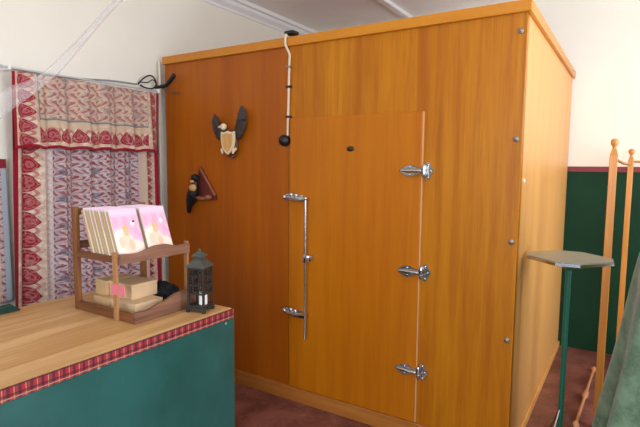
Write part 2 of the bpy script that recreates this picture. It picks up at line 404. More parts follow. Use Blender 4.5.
# ------------------------------------------------------------------ curtains on the left wall
def cloth_mat(name, wid, hgt, kind):
    """uv in metres; kind: valance or curtain"""
    m = NT(name, .85, .15)
    uv = m.coord('UV'); x, y, _ = m.xyz(uv)
    cream = S(200, 172, 142) if kind == 'valance' else S(200, 174, 152); red = S(140, 34, 46); pink = S(188, 96, 98); blue = S(126, 136, 158); dark = S(74, 88, 100)
    wv = m.vec(m('ADD', x, m('MULTIPLY', m.noise(uv, 18, 3), .03)), m('ADD', y, m('MULTIPLY', m.noise(m.scale(uv, (1.3, .8, 1)), 15, 3), .05)), 0.0)
    vd = m.voro(wv, 26)
    rings = m('SINE', m('MULTIPLY', vd[0], 11.0))
    big = m.noise(uv, 9, 2)
    base = m.mix(m.step(big, .38, .6), S(190, 166, 152) if kind == 'valance' else S(184, 176, 188), cream if kind == 'valance' else S(178, 158, 160))
    f = m.mix(m.step(rings, .1, .55), base, m.mix(m.step(m.noise(uv, 14, 2), .44, .56), pink if kind == 'valance' else S(158, 58, 70), S(150, 140, 136) if kind == 'valance' else S(120, 126, 152)))
    vd2 = m.voro(m.vec(m('ADD', x, 3.1), y, 0.0), 9)
    f = m.mix(m('MULTIPLY', m.step(vd2[0], .27, .2), .75), f, dark if kind != 'valance' else S(150, 146, 140))
    sw = m.wave(m.vec(x, y, 0.0), 14, 9, 'BANDS', 'DIAGONAL', 2.5)
    f = m.mix(m('MULTIPLY', m.step(sw, .72, .85), .65 if kind == 'valance' else .8), f, S(158, 54, 64) if kind != 'valance' else S(164, 84, 84))
    f = m.mix(m('MULTIPLY', m.step(sw, .2, .1), .45), f, S(208, 190, 180))
    # columns of S-shaped scrolls with dark blue-green flowers between them
    cw, py = (.118, .085) if kind != 'valance' else (.13, .10)
    wob = m('MULTIPLY', m('SUBTRACT', m.noise(uv, 22, 2), .5), .35)
    colid = m('FLOOR', m('DIVIDE', x, cw))
    a = m('SUBTRACT', m('FRACT', m('DIVIDE', x, cw)), .5)
    ph = m('ADD', m('MULTIPLY', m('DIVIDE', y, py), 6.2832), m('MULTIPLY', colid, 2.4))
    bend = m('ADD', m('ADD', a, m('MULTIPLY', m('SINE', ph), .20)), m('MULTIPLY', wob, .55))
    ln = m('SINE', m('MULTIPLY', bend, 17.0)); ln2 = m('SINE', m('ADD', m('MULTIPLY', bend, 17.0), 2.3))
    gate = m.step(m('SINE', m('ADD', m('MULTIPLY', ph, 2.0), m('MULTIPLY', wob, 9.0))), -.75, -.35)
    v1 = kind == 'valance'
    g = m.mix(m.step(big, .4, .6), S(196, 172, 152) if v1 else S(206, 188, 182), S(206, 182, 156) if v1 else S(196, 170, 158))
    g = m.mix(m('MULTIPLY', m.step(ln2, .4, .8), .6), g, S(158, 146, 136) if v1 else S(128, 132, 156))
    g = m.mix(m('MULTIPLY', m('MULTIPLY', m.step(ln, -.25 if not v1 else 0.0, .4), gate), .92), g, S(160, 78, 76) if v1 else S(134, 36, 48))
    fx_ = m('SUBTRACT', m('FRACT', m('ADD', m('DIVIDE', x, cw*2), .25)), .5); fy_ = m('SUBTRACT', m('FRACT', m('ADD', m('DIVIDE', y, .17), m('MULTIPLY', colid, .5))), .5)
    fl = m('SQRT', m('ADD', m('POWER', m('MULTIPLY', fx_, cw*2), 2.0), m('POWER', m('MULTIPLY', fy_, .17), 2.0)))
    g = m.mix(m('MULTIPLY', m.step(m('ADD', fl, m('MULTIPLY', wob, .03)), .026, .018), .75), g, S(150, 140, 132) if v1 else S(72, 90, 100))
    f = m.mix(.78, f, g)
    def motif(t, s, s0, per, hw, flip=0):
        # row of flame shaped motifs running along t, centred on s0 with half width hw
        b = m('DIVIDE', m('SUBTRACT', s, s0), hw*2)
        if flip: b = m('MULTIPLY', b, -1.0)
        a = m('SUBTRACT', m('FRACT', m('DIVIDE', m('ADD', t, m('MULTIPLY', b, .012)), per)), .5)
        q = m('ADD', m('POWER', m('DIVIDE', a, m('SUBTRACT', .52, m('MULTIPLY', b, .85))), 2.0), m('POWER', m('MULTIPLY', b, 2.2), 2.0))
        a2 = m('SUBTRACT', m('FRACT', m('ADD', m('DIVIDE', t, per), .5)), .5)
        q2 = m('ADD', m('POWER', m('MULTIPLY', a2, 3.8), 2.0), m('POWER', m('MULTIPLY', m('ADD', b, .02), 2.4), 2.0))
        ring2 = m('MULTIPLY', m.step(q2, .8, .65), m.step(q2, .2, .3))
        lines = m('SINE', m('MULTIPLY', q, 22.0))
        return m.step(q, .72, .62), m('MULTIPLY', ring2, .8), m('MULTIPLY', m.step(q, .62, .5), m('MULTIPLY', m.step(lines, .2, .7), .75))
    def lay(cur, mask, t, s, s0, per, hw, flip=0):
        k, k2, k3 = motif(t, s, s0, per, hw, flip)
        bc = m.mix(m.step(m.noise(uv, 30, 2), .4, .65), cream, S(226, 208, 184))
        bc = m.mix(k2, bc, S(176, 96, 92)); bc = m.mix(k, bc, red); bc = m.mix(k3, bc, pink); bc = m.mix(m('MULTIPLY', m.step(rings, .75, .95), .45), bc, S(196, 150, 140)); bc = m.mix(m('MULTIPLY', m.step(m.noise(uv, 60, 3), .5, .62), .55), bc, S(178, 110, 104))
        return m.mix(mask, cur, bc)
    def band(val, a, b): return m('MULTIPLY', m('GREATER_THAN', val, a), m('LESS_THAN', val, b))
    bw = .15
    if kind == 'valance':
        f = lay(f, m('LESS_THAN', y, .185), x, y, .085, .088, .065)
        f = m.mix(m('MULTIPLY', band(y, .125, .175), .55), f, cream)
        f = m.mix(band(y, .172, .184), f, S(120, 128, 124))
        f = lay(f, m('LESS_THAN', x, .125), y, x, .062, .085, .055)
        f = lay(f, m('GREATER_THAN', x, wid-.12), y, x, wid-.058, .085, .045)
        f = m.mix(m('MULTIPLY', band(x, .125, .135), m('GREATER_THAN', y, .17)), f, S(120, 128, 124))
        f = m.mix(m('LESS_THAN', y, .018), f, S(150, 22, 40))
        f = m.mix(m('GREATER_THAN', x, wid-.016), f, S(150, 30, 44))
        f = m.mix(m('LESS_THAN', x, .014), f, S(150, 30, 44))
    elif kind == 'curtain':
        f = lay(f, band(x, .03, .19), y, x, .11, .115, .06)
        f = m.mix(m('MULTIPLY', band(x, .175, .24), .55), f, S(224, 212, 204))
        f = lay(f, m('GREATER_THAN', x, wid-.13), y, x, wid-.075, .06, .04)
        f = m.mix(m('MULTIPLY', m('GREATER_THAN', x, wid-.17), m('LESS_THAN', x, wid-.12)), f, cream)
        f = m.mix(m('LESS_THAN', x, .032), f, S(146, 18, 42))
        f = m.mix(m('GREATER_THAN', x, wid-.022), f, S(146, 24, 44))
    else:
        f = m.mix(m('GREATER_THAN', x, wid-.03), f, S(158, 166, 172)); top = m('GREATER_THAN', y, hgt-.054)
        f = lay(f, band(x, wid-.2, wid-.05), y, x, wid-.12, .12, .06); f = m.mix(top, f, S(128, 38, 46))
    m.col(f)
    wv2 = m.noise(uv, 240, 1); m.bump(wv2, .08, .001)
    m.b.inputs['Sheen Weight'].default_value = .15
    return m.m
def curtain_bm(y0, y1, z0, z1, xoff, folds, amp, seed, pinch=.4, flare=0):
    rnd = random.Random(seed); ph = [rnd.uniform(0, 6.3) for _ in range(6)]
    bm = bmesh.new(); uvl = bm.loops.layers.uv.new('UVMap'); nx, nz = 120, 40; g = []
    for j in range(nz+1):
        v = j/nz; row = []
        for i in range(nx+1):
            u = i/nx
            a = amp*(pinch+(1-pinch)*(1-v))
            d = a*(math.sin(u*folds*6.283+ph[0]+.6*math.sin(v*2+ph[1]))+.45*math.sin(u*folds*2.37*6.283+ph[2]+v)+.5*math.sin(u*folds*.41*6.283+ph[3]))
            zz = z0+(z1-z0)*v + (1-v)*.006*math.sin(u*folds*6.283+ph[4])
            row.append(bm.verts.new((xoff+d, y0+(y1-y0)*u+flare*(1-u)*(1-v)+.3*d, zz)))
        g.append(row)
    for j in range(nz):
        for i in range(nx):
            f = bm.faces.new((g[j][i], g[j][i+1], g[j+1][i+1], g[j+1][i])); 
            for l, (ii, jj) in zip(f.loops, ((i, j), (i+1, j), (i+1, j+1), (i, j+1))):
                l[uvl].uv = (ii/nx*(y1-y0), jj/nz*(z1-z0))
    return bm
o = obj('window_curtain', curtain_bm(-1.125, -.098, .60, 2.09, XL+.058, 7, .022, 3, .5, flare=-.06), cloth_mat('curtain_print', 1.03, 1.4, 'curtain'), None, True, (XL+.045, -.58, .60), .002)
tag(o, 'long patterned window curtain with red edge, hanging below the valance', 'curtain')
o = obj('curtain_valance', curtain_bm(-1.138, -.105, 1.676, 2.112, XL+.110, 6.3, .016, 5, .6), cloth_mat('valance_print', 1.033, .43, 'valance'), None, True, (XL+.097, -.58, 1.676), .002)
tag(o, 'short patterned valance with a row of red motifs above the red hem', 'valance')
o = obj('hanging_cloth', curtain_bm(-2.1, -1.168, .765, 1.609, XL+.03, 6, .005, 8, .8, flare=.0), cloth_mat('hanging_cloth_print', .932, .844, 'cloth'), None, True, (XL+.03, -1.6, .765), .002)
tag(o, 'patterned cloth with a maroon top band hanging at the left edge of the photo', 'wall cloth')
M_rail = plain('grey_white_metal', S(190, 188, 186), .4)
rd = thing('curtain_rail', 'thin white curtain rail along the cream wall above the valance', 'curtain rail', (XL, -.6, 2.125))
bm = bmesh.new(); tube(bm, [(XL+.110, -2.1, 2.124), (XL+.110, -.10, 2.128)], .0055, 10); obj('rail', bm, M_rail, rd, True)
for y in (-1.75, -1.16, -.112):
    bm = bmesh.new(); box(bm, XL+.0005, XL+.121, y-.008, y+.008, 2.114, 2.142, bev=.003); obj('bracket', bm, M_white_trim, rd)
# cables on the wall
M_cable = plain('grey_cable', S(150, 150, 150), .5)
bm = bmesh.new(); tube(bm, smooth_pts([(XL+.012, -2.2, 2.15), (XL+.012, -1.3, 2.15), (XL+.012, -.95, 2.135), (XL+.012, -.7, 2.142), (XL+.012, -.45, 2.165), (XL+.012, -.225, 2.172)], 8), .006, 8)
tag(obj('wall_cable', bm, M_cable, None, True, (XL+.02, -1.2, 2.16)), 'thin grey cable strung along the cream wall just above the curtain rail', 'cable')
bm = bmesh.new()
tube(bm, smooth_pts([(XL+.014, -.215, 2.172), (XL+.03, -.20, 2.20), (XL+.045, -.15, 2.24), (XL+.045, -.10, 2.24), (XL+.04, -.07, 2.19), (XL+.03, -.10, 2.155), (XL+.025, -.16, 2.155), (XL+.02, -.20, 2.17)], 8), .0055, 8)
tube(bm, smooth_pts([(XL+.03, -.20, 2.19), (XL+.05, -.16, 2.19), (XL+.06, -.115, 2.215), (XL+.06, -.075, 2.175)], 8), .004, 8)
cb = thing('black_cable', 'tangled black cable and plug at the top left corner of the cold room', 'cable', (XL+.06, -.09, 2.15))
obj('cord', bm, M_black, cb, True)
bm = bmesh.new(); tube(bm, smooth_pts([(XL+.045, -.085, 2.165), (XL+.08, -.075, 2.168), (XL+.13, -.06, 2.175), (XL+.18, -.06, 2.205), (XL+.225, -.055, 2.25)], 6), [.012]*8+[.014]*8+[.016]*5+[.017]*3+[.013], 10)
obj('plug', bm, M_black, cb, True)
bm = bmesh.new(); tube(bm, smooth_pts([(XL+.10, -.062, 2.158), (XL+.14, -.035, 2.13), (XL+.2, -.03, 2.125), (XL+.24, -.03, 2.12)], 5), .006, 8); obj('lead', bm, plain('brown_lead', S(110, 84, 66), .5), cb, True)
bm = bmesh.new(); tube(bm, smooth_pts([(XL+.030, -.030, 2.37), (XL+.030, -.030, 2.31), (XL+.036, -.030, 2.24), (XL+.030, -.030, 2.10), (XL+.022, -.030, 2.0), (XL+.020, -.03, 1.8), (XL+.020, -.03, .9), (XL+.020, -.03, .05)], 6), .008, 10)
tag(obj('cable_pipe', bm, plain('putty_pipe', S(226, 216, 196), .5), None, True, (XL+.05, -.012, .05)), 'pale pipe running down the left edge of the cold room beside the curtain', 'pipe')

# ------------------------------------------------------------------ counter
CH = .92; cx0, cx1, cyE, cyS = -1.90, -1.072, -.948, -3.3
m = NT('counter_top_boards', .42, .4); v = m.coord(); x, y, z = m.xyz(v)
n1 = m.noise(m.scale(v, (1, .07, 1)), 16, 6, .62, .6); n2 = m.noise(m.scale(v, (1, .2, 1)), 4, 3)
c = m.mix(m.step(n1, .36, .68), S(190, 140, 82), S(218, 174, 118)); c = m.mix(m('MULTIPLY', m.step(n2, .45, .7), .5), c, S(224, 184, 130))
st = m.noise(m.scale(v, (1, .12, 1)), 7, 4, .7); c = m.mix(m('MULTIPLY', m.step(st, .66, .76), .5), c, S(84, 52, 28))
pl = m('ABSOLUTE', m('SUBTRACT', m('FRACT', m('DIVIDE', x, .137)), .5)); c = m.mix(m('MULTIPLY', m.step(pl, .488, .497), .6), c, S(96, 60, 32))
m.col(c).bump(n1, .15, .002); M_ctop = m.m
ct = thing('shop_counter', 'green painted shop counter with plank top and red tartan ribbon along its edge', 'counter', ((cx0+cx1)/2, -2.1, 0))
obj('counter_top', B(cx0, cx1, cyS, cyE, CH-.045, CH, bev=.006), M_ctop, ct)
m = NT('teal_green_panel', .3, .5); v = m.coord(); n1 = m.noise(v, 2.2, 5, .6); n2 = m.noise(m.scale(v, (1, 1, .35)), 18, 4, .7)
c = m.mix(m.step(n1, .35, .65), S(34, 78, 70), S(42, 92, 86)); c = m.mix(m('MULTIPLY', m.step(n2, .6, .8), .25), c, S(86, 140, 126))
for sx2, sy2 in ((99, 368), (226, 323.5)):
    dv = px(sx2, sy2, 1.0)-CP; p = CP + dv*((-1.076-CP.x)/dv.x) - Vector((-1.486, -2.1, 0))
    d = m.t.nodes.new('ShaderNodeVectorMath'); d.operation = 'DISTANCE'; m.inp(d.inputs[0], v); d.inputs[1].default_value = p
    c = m.mix(m('MULTIPLY', m.step(d.outputs['Value'], .008, .002), .6), c, S(190, 214, 214))
m.col(c); M_teal = m.m
obj('front_board', B(cx1-.03, cx1-.004, cyS, cyE+.014, 0, CH-.048), M_teal, ct)
obj('end_board', B(cx0+.02, cx1-.031, cyE-.012, cyE+.014, 0, CH-.048), M_teal, ct)
obj('back_board', B(cx0+.02, cx0+.045, cyS, cyE-.013, 0, CH-.048), M_teal, ct)
m = NT('tartan_ribbon', .8, .2); v = m.coord(); x, y, z = m.xyz(v)
def st(val, per, off, w): return m('LESS_THAN', m('ABSOLUTE', m('SUBTRACT', m('FRACT', m('ADD', m('DIVIDE', val, per), off)), .5)), w)
c = m.mix(m('MULTIPLY', st(y, .035, 0.0, .13), .75), S(158, 44, 54), S(62, 40, 46)); c = m.mix(m('MULTIPLY', st(y, .035, .5, .05), .8), c, S(190, 130, 100))
c = m.mix(m('MULTIPLY', st(y, .035, .3, .04), .6), c, S(60, 90, 70))
zz = m('SUBTRACT', z, CH)
c = m.mix(m('MULTIPLY', m('LESS_THAN', m('ABSOLUTE', m('ADD', zz, .030)), .004), .6), c, S(50, 34, 40))
c = m.mix(m('MULTIPLY', m('LESS_THAN', m('ABSOLUTE', m('ADD', zz, .040)), .002), .7), c, S(170, 140, 110))
c = m.mix(m('MULTIPLY', m('GREATER_THAN', zz, -.008), .8), c, S(72, 44, 44))
m.col(c); M_tartan = m.m
bm = bmesh.new(); box(bm, cx1-.006, cx1+.0035, cyS, cyE+.0035, CH-.047, CH-.003); box(bm, cx0, cx1-.0062, cyE-.003, cyE+.0035, CH-.047, CH-.003)
o = obj('tartan_ribbon', bm, M_tartan, ct); o['label'] = 'red tartan ribbon along the top edge'

bm = bmesh.new()
for k in range(3): box(bm, -1.895+.006*k, -1.835-.004*k, -1.98, -1.515-.012*k, CH+.0005+.0105*k, CH+.0105+.0105*k, bev=.004)
bmesh.ops.remove_doubles(bm, verts=bm.verts, dist=.0001)
tag(obj('folded_cloth', bm, plain('bottle_green_cloth', S(30, 62, 50), .9), None, True, (-1.86, -1.74, CH)), 'dark green folded cloth on the back edge of the counter', 'cloth')

# ------------------------------------------------------------------ card rack
RB, RF0, RF1, RY0, RY1 = -1.665, -1.353, -1.232, -1.362, -.978
M_rack = wood('brown_rack_wood', S(100, 58, 24), S(152, 96, 48), 'Z', .5, 22)
M_rack_h = wood('brown_rack_board', S(98, 60, 40), S(150, 104, 78), 'Y', .55, 22)
M_rack_x = wood('brown_rack_rail', S(92, 50, 24), S(136, 84, 44), 'X', .55, 22)
M_rack_f = wood('tan_rack_post', S(152, 100, 56), S(190, 138, 88), 'Z', .5, 22)
rk = thing('card_rack', 'brown wooden two-tier card rack with wavy front boards, on the counter', 'display rack', ((RB+RF1)/2, (RY0+RY1)/2, CH))
for y in (RY0, RY1-.022):
    obj('back_post', B(RB, RB+.03, y, y+.022, CH, 1.392, bev=.003), M_rack, rk)
    obj('front_post', B(RF0-.008, RF0+.016, y-.012 if y < -1.2 else y+.0225, y if y < -1.2 else y+.034, CH, 1.215, bev=.002), M_rack_f, rk)
    obj('shelf_rail', B(RB+.0305, RF0+.02, y, y+.02, 1.165, 1.192, bev=.002), M_rack_x, rk)
    obj('base_rail', B(RB+.0305, RF1-.019, y, y+.02, CH, CH+.04, bev=.002), M_rack_x, rk)
obj('back_rail', B(RB+.003, RB+.026, RY0+.0225, RY1-.0225, 1.355, 1.385, bev=.002), M_rack_h, rk)
obj('back_rail', B(RB+.003, RB+.022, RY0+.0225, RY1-.0225, 1.20, 1.235, bev=.002), M_rack_h, rk)
obj('upper_shelf', B(RB+.0005, RF0+.018, RY0+.0205, RY1-.0225, 1.166, 1.178), M_rack_h, rk)
obj('lower_shelf', B(RB+.031, RF1-.0195, RY0+.0205, RY1-.0225, CH+.003, CH+.014), M_rack_h, rk)
def wavy(z0, prof, x0, x1, n=30):
    top = []; L = RY1-RY0
    for i in range(n+1):
        t = i/n; top.append((RY0+L*t, prof(t)))
    return [(RY0, z0), (RY1, z0)] + top[::-1]
def spline(pts):
    def f(t):
        for (a, u), (b, w) in zip(pts, pts[1:]):
            if t <= b:
                q = (t-a)/(b-a); q = q*q*(3-2*q); return u+(w-u)*q
        return pts[-1][1]
    return f
up = spline([(0, 1.207), (.22, 1.201), (.5, 1.222), (.61, 1.222), (.8, 1.207), (1, 1.207)])
lo = spline([(0, CH+.050), (.16, CH+.046), (.36, CH+.062), (.62, CH+.088), (.8, CH+.090), (1, CH+.084)])
bm = bmesh.new(); prism(bm, wavy(1.163, up, 0, 0), 'x', RF0+.0205, RF0+.034); obj('wavy_board', bm, M_rack_h, rk)
bm = bmesh.new(); prism(bm, wavy(CH, lo, 0, 0), 'x', RF1-.0185, RF1-.002); obj('wavy_board', bm, M_rack_h, rk)
bm = bmesh.new(); box(bm, RF0-.016, RF0+.075, RY0-.016, RY0-.0125, 1.035, 1.082)
o = obj('price_tag', bm, plain('pink_paper', S(222, 122, 130), .7), rk); o['label'] = 'blank pink paper tag on the front post'

# cards
m = NT('pink_card_cover', .45, .4); uv = m.coord('UV'); x, y, _ = m.xyz(uv)
def ell(cx, cy, rx, ry, soft=.25):
    q = m('ADD', m('POWER', m('DIVIDE', m('SUBTRACT', x, cx), rx), 2.0), m('POWER', m('DIVIDE', m('SUBTRACT', y, cy), ry), 2.0))
    return m.step(q, 1+soft, 1-soft)
n = m.noise(uv, 5, 3)
c = m.mix(m.step(n, .35, .7), S(228, 172, 196), S(238, 194, 212))
c = m.mix(m.step(y, .80, .92), c, S(236, 206, 222))
c = m.mix(ell(.25, .22, .42, .36, .4), c, S(250, 232, 214))
c = m.mix(ell(.72, .10, .34, .22, .4), c, S(248, 226, 206))
c = m.mix(ell(.42, .30, .17, .20, .5), c, S(246, 214, 184)); c = m.mix(ell(.45, .52, .105, .10, .3), c, S(238, 190, 152)); c = m.mix(ell(.44, .60, .11, .05, .4), c, S(232, 186, 130))
c = m.mix(ell(.56, .22, .10, .12, .5), c, S(240, 196, 164)); c = m.mix(ell(.22, .30, .10, .12, .5), c, S(244, 206, 178))
m.col(c); M_card = m.m
M_paper = plain('white_card_paper', S(244, 240, 230), .7); M_env = plain('tan_envelope', S(192, 164, 118), .7)
CWd, CHt, CT = .138, .214, .0165
def make_card(name, dot):
    root = thing(name, 'x', 'greeting card', (0, 0, 0))
    obj('card_body', B(-.0008, .003, -CWd/2, CWd/2, 0, CHt), M_paper, root)
    obj('envelope', B(-CT, -.0011, -CWd/2, CWd/2, 0, CHt-.006), M_env, root)
    bm = bmesh.new(); uvl = bm.loops.layers.uv.new('UVMap')
    box(bm, 0.00325+.0002, 0.00325+.001, -CWd/2, CWd/2, 0, CHt)
    for f in bm.faces:
        for l in f.loops: l[uvl].uv = ((l.vert.co.y+CWd/2)/CWd, l.vert.co.z/CHt)
    obj('cover', bm, M_card, root)
    return root
proto = make_card('greeting_card', True)
first = [proto]
def put_card(x, y, label, grp, lean=-.17):
    c = first.pop() if first else copy_tree(proto)
    c.location = (x, y, 1.1852); c.rotation_euler = (0, lean, 0); c['label'] = label
    if grp: c['group'] = grp
    elif 'group' in c: del c['group']
    return c
fronts = []
fx = RF0-.006
for side, yc, n in (('left', -1.269, 9), ('right', -1.112, 8)):
    for i in range(n):
        lab = ('pink greeting card at the front of the %s stack on the rack' % side) if i == 0 else \
              ('pink greeting card packed behind the front card of the %s stack on the rack' % side)
        cc = put_card(fx - i*.0222, yc + random.uniform(-.003, .003), lab, None if i == 0 else 'cards behind the front of the %s stack' % side, -.34)
        if i == 0: fronts.append(cc)
for cc in fronts:
    bm = bmesh.new(); lathe(bm, [(.0115, 0), (.0115, .0012), (0, .0014)], (0, 0, 0), 'x', 14)
    for v2 in bm.verts: v2.co += Vector((0.00325+.0011, CWd*.24, CHt*.68))
    st2 = obj('sticker', bm, M_paper, None); st2.parent = cc; st2['label'] = 'small round white sticker'
    if cc is fronts[0]:
        bm = bmesh.new(); prism(bm, [(CWd*.24+.001, CHt*.68+.002), (CWd*.24+.012, CHt*.68+.004), (CWd*.24+.010, CHt*.68+.012), (CWd*.24, CHt*.68+.011)], 'x', 0.00325+.0026, 0.00325+.0032)
        st3 = obj('sticker_mark', bm, M_black, None); st3.parent = st2

# boxes on the lower shelf
M_kraft = plain('kraft_board', S(202, 164, 116), .75, var=.05, scale=12)
M_kraft_l = plain('pale_kraft_board', S(214, 180, 138), .75, var=.05, scale=12)
def carton(x0, x1, y0, y1, z0, z1, mat, label):
    t = thing('cardboard_box', label, 'box', ((x0+x1)/2, (y0+y1)/2, z0), None)
    obj('box_body', B(x0, x1, y0, y1, z0, z1-.014, bev=.001), mat, t)
    obj('box_lid', B(x0-.0015, x1+.0015, y0-.0015, y1+.0015, z1-.0138, z1, bev=.0015), mat, t)
Z0 = CH+.0145
carton(RB+.055, RB+.172, -1.300, -1.155, Z0, Z0+.044, M_kraft, 'flat kraft box at the back of the rack lower shelf, under another box')
carton(RB+.176, RF1-.085, -1.298, -1.150, Z0, Z0+.044, M_kraft_l, 'flat kraft box at the front of the rack lower shelf, under another box')
carton(RB+.035, RB+.118, -1.275, -1.125, Z0+.0445, Z0+.114, M_kraft, 'taller kraft box on top at the back of the rack lower shelf')
carton(RB+.122, RF1-.155, -1.262, -1.120, Z0+.0445, Z0+.112, M_kraft_l, 'taller kraft box on top at the front, behind the pink tag')
# black shaggy thing
bm = bmesh.new(); rnd = random.Random(4)
bmesh.ops.create_icosphere(bm, subdivisions=4, radius=1)
for v2 in bm.verts:
    d = v2.co.normalized(); k = 1+.10*math.sin(d.x*9+d.z*4)+.08*math.sin(d.y*13+1)+.06*math.sin(d.z*21+d.x*17)
    v2.co = Vector((-1.42+d.x*.085*k, -1.065+d.y*.058*k, max(CH+.0145, CH+.055+d.z*.042*k)))
for k in range(60):
    a = rnd.uniform(0, 6.28); e = rnd.uniform(.05, 1.3)
    d = Vector((math.cos(a)*math.cos(e), math.sin(a)*math.cos(e), math.sin(e)))
    p = Vector((-1.42+d.x*.08, -1.065+d.y*.053, CH+.055+d.z*.038)); q = p+Vector((d.x*.02, d.y*.014, d.z*.018-.006))
    tube(bm, [p, (p+q)/2+Vector((0, 0, .004)), q], [.006, .004, .001], 5)
tag(obj('black_fluffy_bundle', bm, plain('black_fleece', S(14, 13, 14), .9), None, True, (-1.42, -1.065, CH+.0145)), 'black fluffy bundle on the right of the rack lower shelf', 'bundle')

# ------------------------------------------------------------------ lantern
lx, ly = -1.165, -1.062; LW = .041
M_lan = plain('dark_patina_metal', S(58, 58, 52), .55, .5, var=.2, scale=30)
M_lanroof = plain('grey_green_metal', S(84, 86, 78), .55, .4, var=.15, scale=30)
ln = thing('candle_lantern', 'dark metal lattice candle lantern with peaked roof, on the counter', 'lantern', (lx, ly, CH))
rot = Matrix.Translation((lx, ly, 0)) @ Matrix.Rotation(.28, 4, 'Z') @ Matrix.Translation((-lx, -ly, 0))
def lp(name, bm, mat, sm=False):
    bmesh.ops.transform(bm, matrix=rot, verts=bm.verts); return obj(name, bm, mat, ln, sm)
bm = bmesh.new(); box(bm, lx-LW-.006, lx+LW+.006, ly-LW-.006, ly+LW+.006, CH+.012, CH+.024, bev=.002)
box(bm, lx-LW, lx+LW, ly-LW, ly+LW, CH+.024, CH+.032)
lp('base', bm, M_lan)
for sx in (-1, 1):
    for sy in (-1, 1):
        bm = bmesh.new(); box(bm, lx+sx*LW-.007, lx+sx*LW+.007, ly+sy*LW-.007, ly+sy*LW+.007, CH, CH+.0118, bev=.002); lp('foot', bm, M_lan)
        bm = bmesh.new(); box(bm, lx+sx*(LW-.004)-.0045, lx+sx*(LW-.004)+.0045, ly+sy*(LW-.004)-.0045, ly+sy*(LW-.004)+.0045, CH+.0322, CH+.205); lp('corner_post', bm, M_lan)
for ax, s in (('x', -1), ('x', 1), ('y', -1), ('y', 1)):
    bm = bmesh.new()
    def bar(a0, a1, z0, z1):
        w0, w1 = sorted((s*(LW-.006), s*(LW-.002)))
        if ax == 'x': box(bm, lx+w0, lx+w1, ly+a0, ly+a1, z0, z1)
        else: box(bm, lx+a0, lx+a1, ly+w0, ly+w1, z0, z1)
    for zq in (.085, .125, .165, .2): bar(-LW+.009, LW-.009, CH+zq-.004, CH+zq+.004)
    for aq in (-.014, .014):
        bar(aq-.0022, aq+.0022, CH+.089, CH+.2)
    for zq in (.105, .145, .183):     # little arches between the bars
        for aq in (-.027, 0, .027):
            bar(aq-.0035, aq+.0035, CH+zq-.012, CH+zq-.006)
    lp('lattice_side', bm, M_lan)
def pyramid(bm, w0, z0, w1, z1):
    A = [bm.verts.new((lx+sx*w0, ly+sy*w0, z0)) for sx, sy in ((-1, -1), (1, -1), (1, 1), (-1, 1))]
    T = [bm.verts.new((lx+sx*w1, ly+sy*w1, z1)) for sx, sy in ((-1, -1), (1, -1), (1, 1), (-1, 1))]
    bm.faces.new(A); bm.faces.new(T)
    for i in range(4): bm.faces.new((A[i], A[(i+1) % 4], T[(i+1) % 4], T[i]))
bm = bmesh.new(); box(bm, lx-LW-.006, lx+LW+.006, ly-LW-.006, ly+LW+.006, CH+.2052, CH+.210); pyramid(bm, LW+.005, CH+.2102, .02, CH+.240); lp('roof', bm, M_lanroof)
bm = bmesh.new(); box(bm, lx-.019, lx+.019, ly-.019, ly+.019, CH+.2405, CH+.254); pyramid(bm, .030, CH+.2545, .006, CH+.276); ball(bm, (lx, ly, CH+.28), .007); lp('cap', bm, M_lanroof, True)
bm = bmesh.new(); lathe(bm, [(0, 0), (.019, 0), (.019, .052), (.016, .055), (0, .053)], (lx+.014, ly+.004, CH+.0325), 'z', 20); tube(bm, [(lx+.014, ly+.004, CH+.085), (lx+.013, ly+.004, CH+.098)], .0012, 6)
tag(obj('candle', bm, plain('white_wax', S(246, 242, 232), .5), None, True, (lx+.012, ly+.004, CH+.0325)), 'short white candle inside the metal lantern', 'candle')

# ------------------------------------------------------------------ tall side table
tx, ty, TH, TR = .2243, .22, 1.123, .2054
M_pole = plain('green_enamel', S(30, 98, 76), .3)
M_ttop = plain('grey_laminate', S(138, 138, 118), .3, var=.05, scale=10)
tb = thing('side_table', 'tall side table with grey eight-sided top on a thin green pole, beside the cold room', 'table', (tx, ty, 0))
def octo(r, a0=None):
    out = []
    for k in range(4):
        for d in (-15.5, 15.5):
            a = math.radians(-86.7+90*k+d); out.append((tx+r*math.cos(a), ty+r*math.sin(a)))
    return out
bm = bmesh.new(); prism(bm, octo(TR), 'z', TH-.006, TH); obj('table_top', bm, M_ttop, tb)
bm = bmesh.new(); prism(bm, octo(TR+.004), 'z', TH-.020, TH-.0062); o = obj('edge_band', bm, M_steel, tb); o['label'] = 'chrome edge band'
bm = bmesh.new(); tube(bm, [(tx, ty, .06), (tx, ty, TH-.0205)], .0145, 16); lathe(bm, [(.05, 0), (.05, .005), (.02, .02), (.0155, .03)], (tx, ty, TH-.06), 'z', 16) if False else None
obj('pole', bm, M_pole, tb, True)
bm = bmesh.new(); lathe(bm, [(.016, -.05), (.03, -.04), (.07, -.003), (.07, 0)], (tx, ty, TH-.0205), 'z', 18); obj('top_plate', bm, M_pole, tb, True)
for ang in (math.radians(12), math.radians(122), math.radians(250)):
    dx, dy = math.cos(ang), math.sin(ang)
    bm = bmesh.new(); tube(bm, smooth_pts([(tx+dx*.0145, ty+dy*.0145, .285), (tx+dx*.1, ty+dy*.1, .135), (tx+dx*.185, ty+dy*.185, .012), (tx+dx*.205, ty+dy*.205, .007)], 4), .0055, 8)
    o = obj('leg', bm, M_dull_steel, tb, True); o['label'] = 'thin wire tripod leg'

